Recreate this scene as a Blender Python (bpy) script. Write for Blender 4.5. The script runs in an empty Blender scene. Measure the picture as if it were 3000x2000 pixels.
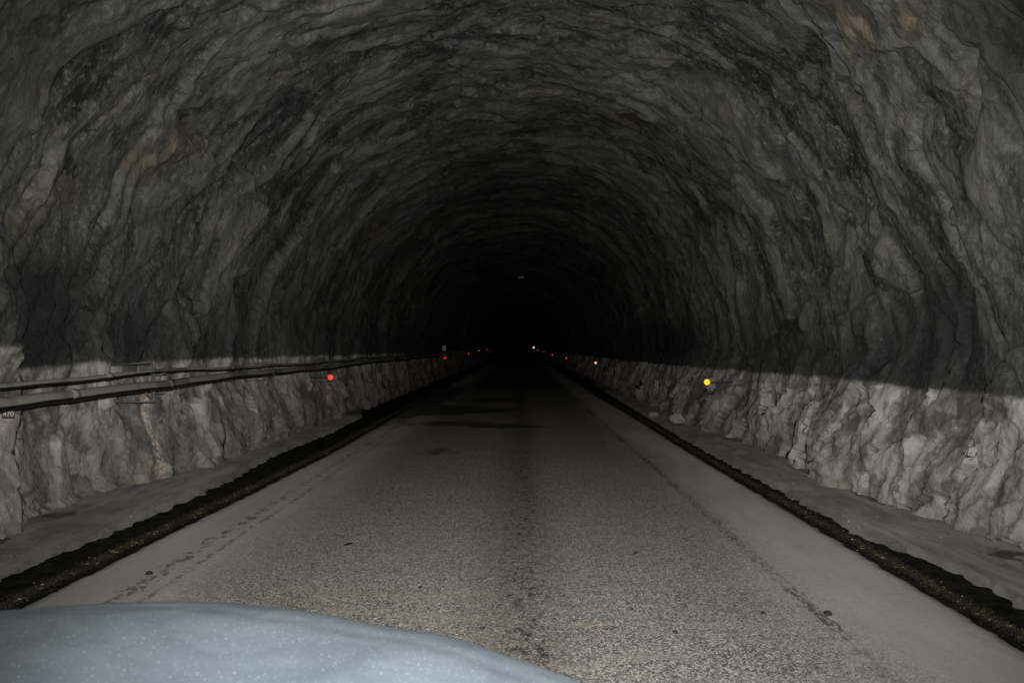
import bpy, bmesh, math, random
import numpy as np
from mathutils import Vector, Matrix

random.seed(7)
SC = bpy.context.scene
COL = SC.collection
R = math.radians

# ------------------------------------------------------------------ camera
CAM = Vector((0.0, 0.0, 1.5))
cd = bpy.data.cameras.new("camera")
cd.sensor_width = 22.2
cd.lens = 18.0
cd.clip_start = 0.02
cd.clip_end = 1000
cd.dof.use_dof = True
cd.dof.focus_distance = 9.0
cd.dof.aperture_fstop = 3.5
cam = bpy.data.objects.new("camera", cd)
COL.objects.link(cam)
cam.location = CAM
cam.rotation_euler = (R(90.57), 0, R(0.57))
SC.camera = cam

# ------------------------------------------------------------------ world: night outside the tunnel
w = bpy.data.worlds.new("World")
SC.world = w
w.use_nodes = True
wn = w.node_tree
sky = wn.nodes.new("ShaderNodeTexSky")
sky.sky_type = 'NISHITA'
sky.sun_disc = False
sky.sun_elevation = R(2)
bgn = wn.nodes["Background"]
wn.links.new(sky.outputs[0], bgn.inputs[0])
bgn.inputs[1].default_value = 0.0005

# ------------------------------------------------------------------ the flash on top of the camera
fl = bpy.data.lights.new("camera_flash", 'SPOT')
fl.energy = 3150
fl.spot_size = R(92)
fl.spot_blend = 1.0
fl.shadow_soft_size = 0.03
fl.color = (1.0, 0.975, 0.93)
fo = bpy.data.objects.new("camera_flash", fl)
COL.objects.link(fo)
fo.location = (0.0, -0.03, 1.64)
fo.rotation_euler = (R(91.5), 0, R(-0.5))

SC.view_settings.view_transform = 'Standard'
SC.view_settings.look = 'None'
SC.view_settings.exposure = 0
SC.view_settings.gamma = 1
SC.view_settings.use_curve_mapping = False
SC.render.engine = 'CYCLES'
SC.cycles.max_bounces = 4
SC.cycles.diffuse_bounces = 3
SC.cycles.use_denoising = True

# ------------------------------------------------------------------ numpy noise
def _h(ix, iy, k):
    n = (ix.astype(np.int64) * 374761393 + iy.astype(np.int64) * 668265263 + k * 1274126177) & 0xFFFFFFFF
    n = ((n ^ (n >> 13)) * 1274126177) & 0xFFFFFFFF
    n = ((n ^ (n >> 16)) * 2246822519) & 0xFFFFFFFF
    n = n ^ (n >> 15)
    return (n & 0xFFFFFF) / float(0xFFFFFF)

def perlin(x, y, seed=0):
    x0 = np.floor(x); y0 = np.floor(y)
    fx = x - x0; fy = y - y0
    u = fx * fx * fx * (fx * (fx * 6 - 15) + 10)
    v = fy * fy * fy * (fy * (fy * 6 - 15) + 10)
    def g(ax, ay):
        a = _h(x0 + ax, y0 + ay, seed) * 6.28318530718
        return np.cos(a) * (fx - ax) + np.sin(a) * (fy - ay)
    return (g(0, 0) * (1 - u) + g(1, 0) * u) * (1 - v) + (g(0, 1) * (1 - u) + g(1, 1) * u) * v

def fbm(x, y, seed=0, o=4, gain=0.5):
    r = 0; a = 1.0
    for i in range(o):
        r = r + a * perlin(x, y, seed + i * 17)
        x = x * 2.03 + 5.1; y = y * 2.03 - 3.7
        a *= gain
    return r

def ridged(x, y, seed=0, o=4, gain=0.5):
    r = 0; a = 1.0
    for i in range(o):
        r = r + a * (1 - np.abs(perlin(x, y, seed + i * 13)) * 2.2)
        x = x * 2.1 + 1.3; y = y * 2.1 + 7.7
        a *= gain
    return r

def plates(x, y, seed=0, tilt=1.0):
    """cells that are tilted planes, as rock broken along its joints; returns height, cell random, edge distance"""
    x0 = np.floor(x); y0 = np.floor(y)
    f1 = np.full(x.shape, 9.0); f2 = np.full(x.shape, 9.0)
    h = np.zeros(x.shape); rnd = np.zeros(x.shape)
    for dx in (-1, 0, 1):
        for dy in (-1, 0, 1):
            cx = x0 + dx; cy = y0 + dy
            px = cx + _h(cx, cy, seed); py = cy + _h(cx, cy, seed + 1)
            d = (x - px) ** 2 + (y - py) ** 2
            rr = _h(cx, cy, seed + 2)
            ta = _h(cx, cy, seed + 3) - .5; tb = _h(cx, cy, seed + 4) - .5
            hh = (rr - .5) + tilt * (ta * (x - px) + tb * (y - py)) * 1.6
            m = d < f1
            f2 = np.where(m, f1, np.minimum(f2, d))
            h = np.where(m, hh, h); rnd = np.where(m, rr, rnd)
            f1 = np.where(m, d, f1)
    return h, rnd, np.sqrt(f2) - np.sqrt(f1)

def sm(a, b, x):
    t = np.clip((x - a) / (b - a), 0, 1)
    return t * t * (3 - 2 * t)

def grade(y):
    """the floor climbs very gently beyond thirty metres"""
    return np.where(np.asarray(y) > 30, (np.asarray(y) - 30) * 0.0038, 0.0)

def bend(y):
    y = np.asarray(y, dtype=float)
    return np.where(y > 220, (y - 220) ** 2 * 0.003, 0.0)

# ------------------------------------------------------------------ object helpers
def prop(o, label=None, cat=None, group=None, kind=None):
    if label: o['label'] = label
    if cat: o['category'] = cat
    if group: o['group'] = group
    if kind: o['kind'] = kind
    return o

def link(name, me, parent=None, loc=None):
    o = bpy.data.objects.new(name, me)
    COL.objects.link(o)
    if parent: o.parent = parent
    if loc is not None: o.location = loc
    return o

def empty(name, loc, rz=0):
    o = bpy.data.objects.new(name, None)
    o.empty_display_size = .1
    COL.objects.link(o)
    o.location = loc; o.rotation_euler = (0, 0, rz)
    return o

def from_bm(name, bm, mat, parent=None, loc=None, smooth=True):
    me = bpy.data.meshes.new(name)
    bm.normal_update()
    bm.to_mesh(me); bm.free()
    if mat: me.materials.append(mat)
    if smooth:
        me.polygons.foreach_set('use_smooth', [True] * len(me.polygons))
    return link(name, me, parent, loc)

def grid_mesh(name, X, Y, Z, mat, attrs=None, normals=None, smooth=True, parent=None, flip=False, uv=None):
    ny, nx = X.shape
    co = np.stack([X, Y, Z], -1).reshape(-1, 3).astype(np.float32)
    me = bpy.data.meshes.new(name)
    me.vertices.add(nx * ny)
    me.vertices.foreach_set('co', co.ravel())
    j, i = np.meshgrid(np.arange(ny - 1), np.arange(nx - 1), indexing='ij')
    a = j * nx + i
    q = np.stack([a, a + 1, a + nx + 1, a + nx], -1)
    if flip: q = q[..., ::-1]
    q = q.reshape(-1, 4).astype(np.int32)
    n = len(q)
    me.loops.add(n * 4)
    me.loops.foreach_set('vertex_index', q.ravel())
    me.polygons.add(n)
    me.polygons.foreach_set('loop_start', (np.arange(n) * 4).astype(np.int32))
    me.polygons.foreach_set('loop_total', np.full(n, 4, dtype=np.int32))
    if smooth:
        me.polygons.foreach_set('use_smooth', np.ones(n, dtype=bool))
    me.update(calc_edges=True)
    if uv is not None:
        l = me.uv_layers.new(name='UVMap')
        l.data.foreach_set('uv', np.stack([uv[0].ravel(), uv[1].ravel()], -1)[q.ravel()].astype(np.float32).ravel())
    for k, v in (attrs or {}).items():
        at = me.attributes.new(k, 'FLOAT', 'POINT')
        at.data.foreach_set('value', np.broadcast_to(v, X.shape).astype(np.float32).ravel())
    if normals is not None:
        me.normals_split_custom_set_from_vertices(normals.reshape(-1, 3).astype(np.float32))
    me.materials.append(mat)
    return link(name, me, parent)

def tube(bm, pts, r, seg=12, cap=True):
    """sweep a circle along the points"""
    pts = [Vector(p) for p in pts]
    rings = []
    for k, p in enumerate(pts):
        t = (pts[min(k + 1, len(pts) - 1)] - pts[max(k - 1, 0)]).normalized()
        up = Vector((0, 0, 1)) if abs(t.z) < .9 else Vector((1, 0, 0))
        a = t.cross(up).normalized(); b = a.cross(t).normalized()
        rr = r[k] if hasattr(r, '__len__') else r
        rings.append([bm.verts.new(p + (a * math.cos(q) + b * math.sin(q)) * rr)
                      for q in [2 * math.pi * n / seg for n in range(seg)]])
    for k in range(len(rings) - 1):
        for n in range(seg):
            bm.faces.new((rings[k][n], rings[k][(n + 1) % seg], rings[k + 1][(n + 1) % seg], rings[k + 1][n]))
    if cap:
        bm.faces.new(rings[0][::-1]); bm.faces.new(rings[-1])

def box(bm, c, s, rot=None, bev=0.0):
    m = Matrix.Translation(c)
    if rot is not None: m = m @ rot
    r = bmesh.ops.create_cube(bm, size=1, matrix=m @ Matrix.Diagonal((s[0], s[1], s[2], 1)))
    if bev:
        e = list({e for v in r['verts'] for e in v.link_edges})
        bmesh.ops.bevel(bm, geom=e, offset=bev, segments=2, affect='EDGES', profile=.5)

# ------------------------------------------------------------------ node helpers
class NT:
    def __init__(s, name):
        s.m = bpy.data.materials.new(name); s.m.use_nodes = True
        s.t = s.m.node_tree; s.b = s.t.nodes['Principled BSDF']
    def n(s, typ, **k):
        nd = s.t.nodes.new(typ)
        for a, b in k.items(): setattr(nd, a, b)
        return nd
    def set(s, sock, v):
        if hasattr(v, 'is_output') or isinstance(v, bpy.types.NodeSocket): s.t.links.new(v, sock)
        else:
            if isinstance(v, tuple) and len(v) == 3 and sock.type == 'RGBA': v = v + (1,)
            sock.default_value = v
    def math(s, op, a, b=0.5, c=0.5, clamp=False):
        nd = s.n('ShaderNodeMath', operation=op); nd.use_clamp = clamp
        s.set(nd.inputs[0], a); s.set(nd.inputs[1], b); s.set(nd.inputs[2], c)
        return nd.outputs[0]
    def mix(s, f, a, b, mode='MIX'):
        nd = s.n('ShaderNodeMix', data_type='RGBA', blend_type=mode)
        s.set(nd.inputs[0], f); s.set(nd.inputs[6], a); s.set(nd.inputs[7], b)
        return nd.outputs[2]
    def mr(s, v, a, b, c=0.0, d=1.0, smooth=True):
        nd = s.n('ShaderNodeMapRange'); nd.interpolation_type = 'SMOOTHSTEP' if smooth else 'LINEAR'
        s.set(nd.inputs[0], v)
        for k, q in enumerate((a, b, c, d)): s.set(nd.inputs[k + 1], q)
        return nd.outputs[0]
    def attr(s, name):
        nd = s.n('ShaderNodeAttribute'); nd.attribute_name = name; return nd.outputs['Fac']
    def noise(s, vec, scale, detail=4, rough=.55, dist=0.0, typ='FBM'):
        nd = s.n('ShaderNodeTexNoise'); nd.noise_type = typ
        if vec is not None: s.t.links.new(vec, nd.inputs['Vector'])
        nd.inputs['Scale'].default_value = scale; nd.inputs['Detail'].default_value = detail
        nd.inputs['Roughness'].default_value = rough; nd.inputs['Distortion'].default_value = dist
        return nd.outputs[0]
    def vor(s, vec, scale, feat='F1', out='Distance', rnd=1.0):
        nd = s.n('ShaderNodeTexVoronoi', feature=feat)
        if vec is not None: s.t.links.new(vec, nd.inputs['Vector'])
        nd.inputs['Scale'].default_value = scale; nd.inputs['Randomness'].default_value = rnd
        return nd.outputs[out]
    def mapping(s, vec, scale=(1, 1, 1), rot=(0, 0, 0), loc=(0, 0, 0)):
        nd = s.n('ShaderNodeMapping'); s.t.links.new(vec, nd.inputs[0])
        nd.inputs['Scale'].default_value = scale; nd.inputs['Rotation'].default_value = rot
        nd.inputs['Location'].default_value = loc
        return nd.outputs[0]
    def sep(s, vec):
        nd = s.n('ShaderNodeSeparateXYZ'); s.t.links.new(vec, nd.inputs[0]); return nd.outputs
    def obj(s): return s.n('ShaderNodeTexCoord').outputs['Object']
    def uv(s): return s.n('ShaderNodeTexCoord').outputs['UV']
    def bump(s, h, strength=.5, dist=.01, nrm=None):
        nd = s.n('ShaderNodeBump'); s.set(nd.inputs['Height'], h)
        nd.inputs['Strength'].default_value = strength; nd.inputs['Distance'].default_value = dist
        if nrm is not None: s.t.links.new(nrm, nd.inputs['Normal'])
        return nd.outputs[0]
    def fin(s, color=None, rough=None, normal=None, spec=None, metal=None, drough=None):
        I = s.b.inputs
        if color is not None: s.set(I['Base Color'], color)
        if rough is not None: s.set(I['Roughness'], rough)
        if normal is not None: s.set(I['Normal'], normal)
        if spec is not None: s.set(I['Specular IOR Level'], spec)
        if metal is not None: s.set(I['Metallic'], metal)
        if drough is not None: s.set(I['Diffuse Roughness'], drough)
        return s.m

def plain(name, col, rough=.6, metal=0.0, spec=.4, var=.25, scale=30):
    t = NT(name)
    f = t.noise(t.obj(), scale, 4)
    c = t.mix(t.mr(f, .3, .7), tuple(x * (1 - var) for x in col), tuple(x * (1 + var) for x in col))
    return t.fin(c, t.mr(f, .3, .7, rough * .85, min(1, rough * 1.15)), metal=metal, spec=spec)

def glow(name, col, e):
    t = NT(name)
    I = t.b.inputs
    t.set(I['Base Color'], col); t.set(I['Emission Color'], col); I['Emission Strength'].default_value = e
    I['Roughness'].default_value = .25
    return t.m

# ------------------------------------------------------------------ materials
def rock_material():
    t = NT('tunnel_rock')
    uv = t.uv(); P = t.obj()
    tone = t.attr('tone'); och = t.attr('ochre'); band = t.attr('band'); wet = t.attr('soot_falloff'); pale = t.attr('pale')
    st = t.mapping(uv, (0.55, 1.9, 1), (0, 0, R(9)))       # grain runs round the arch
    n1 = t.noise(st, 1.6, 8, .62, .6)
    n2 = t.noise(P, 3.4, 10, .70, .5)
    n3 = t.noise(P, 26, 5, .72, .4)
    n6 = t.noise(t.mapping(P, (1, 1.6, 1)), 9, 7, .72, .8)
    n4 = t.noise(uv, .9, 5, .6, 1.2)
    n5 = t.noise(t.mapping(uv, (.35, 3.2, 1), (0, 0, R(14))), 5.0, 6, .72, 1.4, )
    v = t.math('MULTIPLY_ADD', tone, .34, .16)
    v = t.math('MULTIPLY_ADD', n1, .20, v)
    v = t.math('MULTIPLY_ADD', n2, .28, v)
    v = t.math('MULTIPLY_ADD', n4, .24, v)
    v = t.math('MULTIPLY_ADD', t.noise(t.mapping(uv, (.5, 2.6, 1), (0, 0, R(12))), 8, 6, .75, .8), .30, v)
    v = t.math('MULTIPLY_ADD', n6, .55, v)
    v = t.math('MULTIPLY_ADD', n3, .16, v)
    f = t.mr(v, .98, 1.40, smooth=False)
    c = t.mix(f, (.014, .0155, .0145), (.178, .182, .173))
    c = t.mix(t.mr(t.math('MULTIPLY', n6, n3), .27, .38, 0, .6), c, (.24, .24, .222))
    wet = t.math('ADD', wet, t.math('MULTIPLY', t.mr(t.math('MULTIPLY_ADD', n4, .9, band), .75, 2.2, 1, 0), .42))  # wet also carries the painted flash falloff
    # brownish and greenish drift of the schist
    c = t.mix(t.mr(n4, .42, .66), c, t.mix(1.0, c, (1.05, 1.01, .90), 'MULTIPLY'))
    c = t.mix(t.mr(t.noise(uv, .6, 3, .5), .5, .7), c, t.mix(1.0, c, (.92, .99, 1.04), 'MULTIPLY'))
    # thin pale mineral veins
    vn = t.math('ABSOLUTE', t.math('SUBTRACT', n5, .5))
    vein = t.math('MULTIPLY', t.mr(vn, 0.0, .018, 1, 0), t.mr(n1, .5, .68))
    c = t.mix(t.math('MULTIPLY', vein, .55), c, (.26, .26, .24))
    # hairline joints
    jn = t.math('ABSOLUTE', t.math('SUBTRACT', t.noise(t.mapping(uv, (.22, .75, 1), (0, 0, R(11))), 1.1, 5, .52, .5), .5))
    joint = t.math('MULTIPLY', t.mr(jn, .0004, .0022, 1, 0), t.mr(t.noise(uv, .8, 2, .5), .46, .56))
    c = t.mix(t.math('MULTIPLY', joint, .85), c, (.008, .008, .008))
    # sooty, damp rock; also painted flash falloff with depth and at top corners
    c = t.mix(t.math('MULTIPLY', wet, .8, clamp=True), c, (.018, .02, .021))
    # rusty ochre shotcrete patches
    oc = t.mr(t.math('MULTIPLY_ADD', t.math('SUBTRACT', n2, .5), .9, och), .40, .60)
    c = t.mix(t.math('MULTIPLY', oc, .75), c, t.mix(t.mr(och, 1.38, 1.66), t.mix(t.mr(n6, .3, .7), (.055, .050, .038), (.15, .135, .10)), t.mix(t.mr(n6, .3, .7), (.10, .08, .055), (.36, .29, .20))))
    # pale fresh breaks
    pa = t.mr(t.math('MULTIPLY_ADD', t.math('SUBTRACT', n2, .5), .9, pale), .40, .80)
    c = t.mix(t.math('MULTIPLY', pa, .75), c, t.mix(t.mr(n6, .3, .7), (.075, .075, .072), (.24, .24, .225)))
    # whitewashed foot of the wall: overspray makes the edge soft and uneven
    e = t.math('MULTIPLY_ADD', t.math('SUBTRACT', n2, .5), .11, band)
    e = t.math('MULTIPLY_ADD', t.math('SUBTRACT', n3, .5), .04, e)
    wm = t.mr(e, -.028, .034, 1, 0)
    d1 = t.noise(t.mapping(uv, (.8, 1.4, 1), (0, 0, R(30))), 3.0, 8, .68, 1.2)
    d2 = t.noise(P, 11, 8, .74, .6)
    wv = t.math('ADD', t.math('MULTIPLY', d1, .62), t.math('MULTIPLY', d2, .38))
    wv = t.math('MULTIPLY_ADD', tone, .34, wv)
    ww = t.mix(t.mr(wv, .50, .84), (.115, .108, .10), (.54, .525, .50))
    sw = t.sep(P)
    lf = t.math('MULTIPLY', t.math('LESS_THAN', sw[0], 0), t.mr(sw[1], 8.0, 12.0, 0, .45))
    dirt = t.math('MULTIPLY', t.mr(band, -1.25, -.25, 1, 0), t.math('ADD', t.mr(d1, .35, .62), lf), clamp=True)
    ww = t.mix(t.math('MULTIPLY', dirt, .62), ww, (.205, .165, .13))
    ww = t.mix(t.math('MULTIPLY', t.mr(pale, .28, .5), t.mr(d2, .3, .5, .35, .95)), ww, t.mix(t.mr(n3, .35, .65), (.24, .20, .165), (.62, .55, .49)))
    ww = t.mix(t.mr(sw[1], 12, 24, 0, .5), ww, t.mix(1.0, ww, (.55, .52, .48), 'MULTIPLY'))  # foot darkens with depth: flash falloff put into the whitewash colour
    ww = t.mix(t.math('MULTIPLY', joint, .8), ww, (.02, .018, .016))
    ww = t.mix(t.math('MULTIPLY', t.mr(jn, .03, .06, 1, 0), t.mr(d2, .56, .66)), ww, (.07, .065, .06))
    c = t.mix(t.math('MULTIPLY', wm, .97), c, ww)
    # sprayed red survey circle on the crown
    sp = t.sep(P)
    dx = t.math('SUBTRACT', sp[0], 1.87); dy = t.math('MULTIPLY', t.math('SUBTRACT', sp[1], 14.2), .5)
    dist = t.math('SQRT', t.math('ADD', t.math('MULTIPLY', dx, dx), t.math('MULTIPLY', dy, dy)))
    ring = t.mr(t.math('ABSOLUTE', t.math('SUBTRACT', dist, .12)), .008, .03, 1, 0)
    ring = t.math('MULTIPLY', t.math('MULTIPLY', ring, t.mr(sp[2], 3.5, 4.0)), t.mr(n2, .42, .52))
    c = t.mix(t.math('MULTIPLY', ring, .7), c, (.20, .03, .025))
    # relief
    h = t.math('ADD', t.math('MULTIPLY', n2, 1.3), t.math('MULTIPLY', n3, .16))
    h = t.math('MULTIPLY_ADD', n6, .95, h)
    h = t.math('MULTIPLY_ADD', n5, .3, h)
    h = t.math('MULTIPLY_ADD', joint, -.55, h)
    nm = t.bump(h, 1.0, .08)
    nm = t.bump(t.noise(P, 90, 3, .6), .5, .006, nm)
    return t.fin(c, t.mr(n2, .3, .7, .5, .78), nm, spec=t.mr(n3, .35, .65, .25, .6), drough=1.0)

def road_material():
    t = NT('worn_asphalt')
    P = t.obj(); s = t.sep(P); x, y = s[0], s[1]
    wob = t.math('MULTIPLY', t.math('SUBTRACT', t.noise(t.mapping(P, (1, .25, 1)), 1.2, 4), .5), .7)
    xw = t.math('ADD', x, wob)
    dust = t.math('MAXIMUM', t.mr(xw, 1.15, 2.2), t.mr(xw, -2.5, -1.35, 1, 0))
    agg = t.vor(P, 125, 'F1', 'Color')
    ag = t.sep(agg)[0]
    n1 = t.noise(P, 120, 4, .7)
    n2 = t.noise(P, 22, 6, .65)
    n3 = t.noise(t.mapping(P, (1, .22, 1)), 1.5, 5, .6)
    sp = t.math('ADD', t.math('MULTIPLY', ag, .6), t.math('MULTIPLY', n1, .4))
    asp = t.mix(t.mr(sp, .30, .80), (.026, .025, .024), (.285, .278, .264))
    asp = t.mix(t.mr(n2, .35, .68, .0, .42), asp, (.075, .07, .064))
    asp = t.mix(t.mr(x, -1.5, .6, .9, 0), asp, t.mix(1.0, asp, (1.03, .985, .93), 'MULTIPLY'))
    asp = t.mix(t.mr(t.noise(t.mapping(P, (.5, 2.5, 1)), 2.5, 5, .6), .48, .62, 0, .3), asp, (.17, .15, .13))
    dc = t.mix(t.mr(n3, .3, .7), (.118, .114, .107), (.165, .160, .149))
    dc = t.mix(t.mr(t.noise(P, 160, 3, .7), .55, .75, 0, .35), dc, (.08, .076, .07))
    dc = t.mix(t.math('GREATER_THAN', t.sep(t.vor(P, 22, 'F1', 'Color'))[1], 1.5), dc, (.5, .5, .47))
    # long pale streaks dragged by the tyres in the dust
    stk = t.noise(t.mapping(P, (1, .02, 1)), 11, 4, .6)
    dc = t.mix(t.mr(stk, .45, .7, 0, .3), dc, (.125, .12, .105))
    c = t.mix(t.math('MULTIPLY', dust, .93), asp, dc)
    # oily stripe in the middle of the lane, brown
    mid = t.math('ABSOLUTE', t.math('ADD', x, t.math('MULTIPLY_ADD', wob, .35, .03)))
    oil = t.math('MULTIPLY', t.mr(mid, .02, .50, 1, 0), t.mr(n2, .25, .6, .45, 1))
    c = t.mix(t.math('MULTIPLY', oil, .5), c, (.045, .039, .031))
    seam = t.mr(t.math('ABSOLUTE', t.math('ADD', x, t.math('MULTIPLY_ADD', wob, .04, .17))), .006, .03, 1, 0)
    c = t.mix(t.math('MULTIPLY', seam, t.mr(n2, .4, .6, .0, .16)), c, (.2, .19, .175))
    # scuffed trails: right at 1.72, left at -2.4
    def trail(c, cx, wd, thr, col, k, sc=(14, 3.2, 1)):
        d = t.math('ABSOLUTE', t.math('SUBTRACT', t.math('MULTIPLY_ADD', wob, .10, x), cx))
        m = t.mr(d, 0, wd, 1, 0)
        q = t.noise(t.mapping(P, sc), 1.6, 5, .75, .5)
        mk = t.mr(t.math('MULTIPLY_ADD', m, .22, q), thr, thr + .05)
        mk = t.math('MULTIPLY', mk, t.mr(m, .0, .35))
        mk = t.math('MULTIPLY', mk, t.mr(t.noise(t.mapping(P, (1, 1, 1), loc=(cx * 3, 0, 0)), .9, 4, .6), .42, .54, .4, 1))
        return t.mix(t.math('MULTIPLY', mk, k), c, col)
    c = trail(c, 1.70, .13, .675, (.03, .028, .026), .9, (24, 7, 1))
    c = trail(c, -2.42, .17, .70, (.04, .036, .031), .85, (9, 5, 1))
    c = trail(c, -2.26, .08, .70, (.04, .036, .031), .75, (9, 6, 1))
    c = trail(c, .03, .5, .735, (.016, .015, .013), .85, (13, 7, 1))
    # water creeping in from the gutter: the wet tongue
    wet = t.attr('wet')
    we = t.mr(t.math('MULTIPLY_ADD', t.math('SUBTRACT', t.noise(t.mapping(P, (1, .5, 1)), 3, 7, .66), .5), 1.5, wet), .16, .58)
    c = t.mix(t.math('MULTIPLY', we, .93), c, (.010, .010, .010))
    # spilt drips
    dv = t.vor(t.mapping(P, (1, .75, 1)), 2.6, 'F1', 'Distance')
    dr = t.math('MULTIPLY', t.mr(t.math('MULTIPLY_ADD', n2, .03, dv), .045, .055, 1, 0), t.mr(n3, .45, .5))
    c = t.mix(t.math('MULTIPLY', dr, .75), c, (.025, .023, .02))
    rh = t.mix(we, t.mix(dust, (.62, .62, .62), (.9, .9, .9)), (.6, .6, .6))
    h = t.math('ADD', t.math('MULTIPLY', sp, t.mr(dust, 0, 1, 1, .12)), t.math('MULTIPLY', n2, .3))
    h = t.math('MULTIPLY', h, t.mr(we, 0, 1, 1, .15))
    nm = t.bump(h, 1.0, .028)
    return t.fin(c, rh, nm, spec=.35, drough=1.0)

def gutter_material():
    t = NT('wet_gutter')
    P = t.obj()
    n = t.noise(P, 9, 6, .65)
    c = t.mix(t.mr(n, .35, .7), (.0035, .0038, .003), (.010, .0095, .007))
    return t.fin(c, t.mr(n, .35, .7, .22, .5), t.bump(t.noise(P, 14, 5, .6), .12, .006), spec=.0, drough=1.0)

def pebble_material():
    t = NT('gutter_gravel')
    P = t.obj()
    r = t.sep(t.n('ShaderNodeObjectInfo').outputs['Location'])
    cv = t.vor(P, 55, 'F1', 'Color'); s = t.sep(cv)
    n = t.noise(P, 3, 4, .6)
    c = t.mix(s[0], (.009, .008, .005), (.038, .033, .020))
    c = t.mix(t.mr(s[1], .95, .99), c, (.16, .11, .05))
    c = t.mix(t.mr(s[2], .975, .99), c, (.35, .30, .2))
    c = t.mix(t.mr(n, .38, .62, 0, .8), c, (.012, .011, .008))
    return t.fin(c, .3, spec=.6)

def shoulder_material():
    t = NT('silt_shoulder')
    P = t.obj()
    n1 = t.noise(t.mapping(P, (1, .5, 1)), 1.6, 6, .6, .6)
    n2 = t.noise(P, 40, 5, .7)
    n3 = t.noise(t.mapping(P, (3.0, .5, 1)), 1.6, 4, .6, 1.0)
    c = t.mix(t.mr(n1, .3, .7), (.058, .056, .051), (.115, .111, .102))
    c = t.mix(t.mr(n2, .5, .75, 0, .45), c, (.14, .135, .125))
    c = t.mix(t.mr(n3, .5, .66, 0, .5), c, (.145, .14, .127))
    wl = t.math('ABSOLUTE', t.math('SUBTRACT', n3, .47))
    c = t.mix(t.mr(wl, .004, .02, .6, 0), c, (.05, .047, .042))
    sp = t.sep(t.vor(P, 16, 'F1', 'Color')); vd = t.vor(P, 16)
    c = t.mix(t.math('MULTIPLY', t.mr(sp[0], .95, .97), t.mr(vd, .12, .2, 1, 0)), c, (.3, .29, .27))
    damp = t.attr('damp')
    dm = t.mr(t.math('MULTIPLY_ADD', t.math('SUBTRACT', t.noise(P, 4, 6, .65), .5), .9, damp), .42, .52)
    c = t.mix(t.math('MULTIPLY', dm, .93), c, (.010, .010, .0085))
    h = t.math('ADD', t.math('MULTIPLY', n1, 1.0), t.math('MULTIPLY', n2, .12))
    return t.fin(c, t.mix(dm, (.8, .8, .8), (.3, .3, .3)), t.bump(h, .8, .035), spec=.3, drough=1.0)

def paint_material():
    t = NT('dusty_blue_grey_paint')
    P = t.obj()
    v = t.n('ShaderNodeTexVoronoi', feature='F1'); t.t.links.new(t.mapping(P, (1, .55, 1)), v.inputs['Vector'])
    v.inputs['Scale'].default_value = 170
    sep = t.sep(v.outputs['Color'])
    spot = t.math('MULTIPLY', t.mr(v.outputs['Distance'], .04, .26, 1, 0), t.mr(sep[0], .60, .98))
    v2 = t.n('ShaderNodeTexVoronoi', feature='F1'); t.t.links.new(t.mapping(P, (1, .5, 1)), v2.inputs['Vector'])
    v2.inputs['Scale'].default_value = 210
    s2 = t.sep(v2.outputs['Color'])
    spot2 = t.math('MULTIPLY', t.mr(v2.outputs['Distance'], .1, .4, 1, 0), t.mr(s2[1], .55, 1.0))
    film = t.noise(P, 6, 6, .65, .5)
    c = t.mix(t.mr(film, .3, .7), (.033, .042, .050), (.041, .051, .060))
    c = t.mix(t.math('MULTIPLY', spot2, .55), c, (.11, .125, .135))
    c = t.mix(t.math('MULTIPLY', spot, .62), c, (.27, .29, .30))
    return t.fin(c, t.mr(film, .3, .7, .36, .5), t.bump(t.math('ADD', spot, spot2), .25, .001), spec=.5)

def pipe_material():
    """black plastic; grey dust lies on whatever faces up"""
    t = NT('dusty_black_pipe')
    P = t.obj()
    g = t.n('ShaderNodeNewGeometry'); nz = t.sep(g.outputs['Normal'])[2]
    n = t.noise(t.mapping(P, (1, .35, 1)), 5, 6, .65)
    n2 = t.noise(P, 60, 4, .7)
    up = t.mr(t.math('MULTIPLY_ADD', t.math('SUBTRACT', n, .5), .35, nz), -.30, -.12)
    blot = t.mr(t.noise(t.mapping(P, (.3, .7, .3), loc=(0, 3.1, 0)), 1.15, 3, .5), .50, .56)
    d = t.mix(t.mr(n2, .3, .7), (.20, .196, .18), (.27, .265, .245))
    d = t.mix(t.math('MULTIPLY', blot, .7), d, (.085, .085, .08))
    c = t.mix(up, (.009, .0095, .009), d)
    return t.fin(c, t.mix(up, (.4, .4, .4), (.9, .9, .9)), t.bump(n2, .3, .004), spec=.3)

M_ROCK = rock_material(); M_ROAD = road_material(); M_GUT = gutter_material()
M_PEB = pebble_material(); M_SH = shoulder_material(); M_PAINT = paint_material(); M_PIPE = pipe_material()
M_STEEL = plain('weathered_galvanised_steel', (.13, .13, .12), .7, .3)
M_DARK = plain('dark_plastic', (.018, .018, .018), .5)
M_RUBBER = plain('tyre_rubber', (.02, .02, .02), .8)
M_STONE = plain('road_grit', (.014, .013, .012), .85, var=.5)
M_PALE = plain('pale_stone', (.30, .27, .24), .9, var=.35, scale=14)
M_BOXP = plain('off_white_enamel', (.5, .49, .45), .6)
M_TEXT = plain('cream_lettering', (.55, .47, .33), .6, var=.1)
M_LENSG = plain('headlamp_glass', (.4, .42, .45), .1, spec=.8, var=.05)

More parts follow.
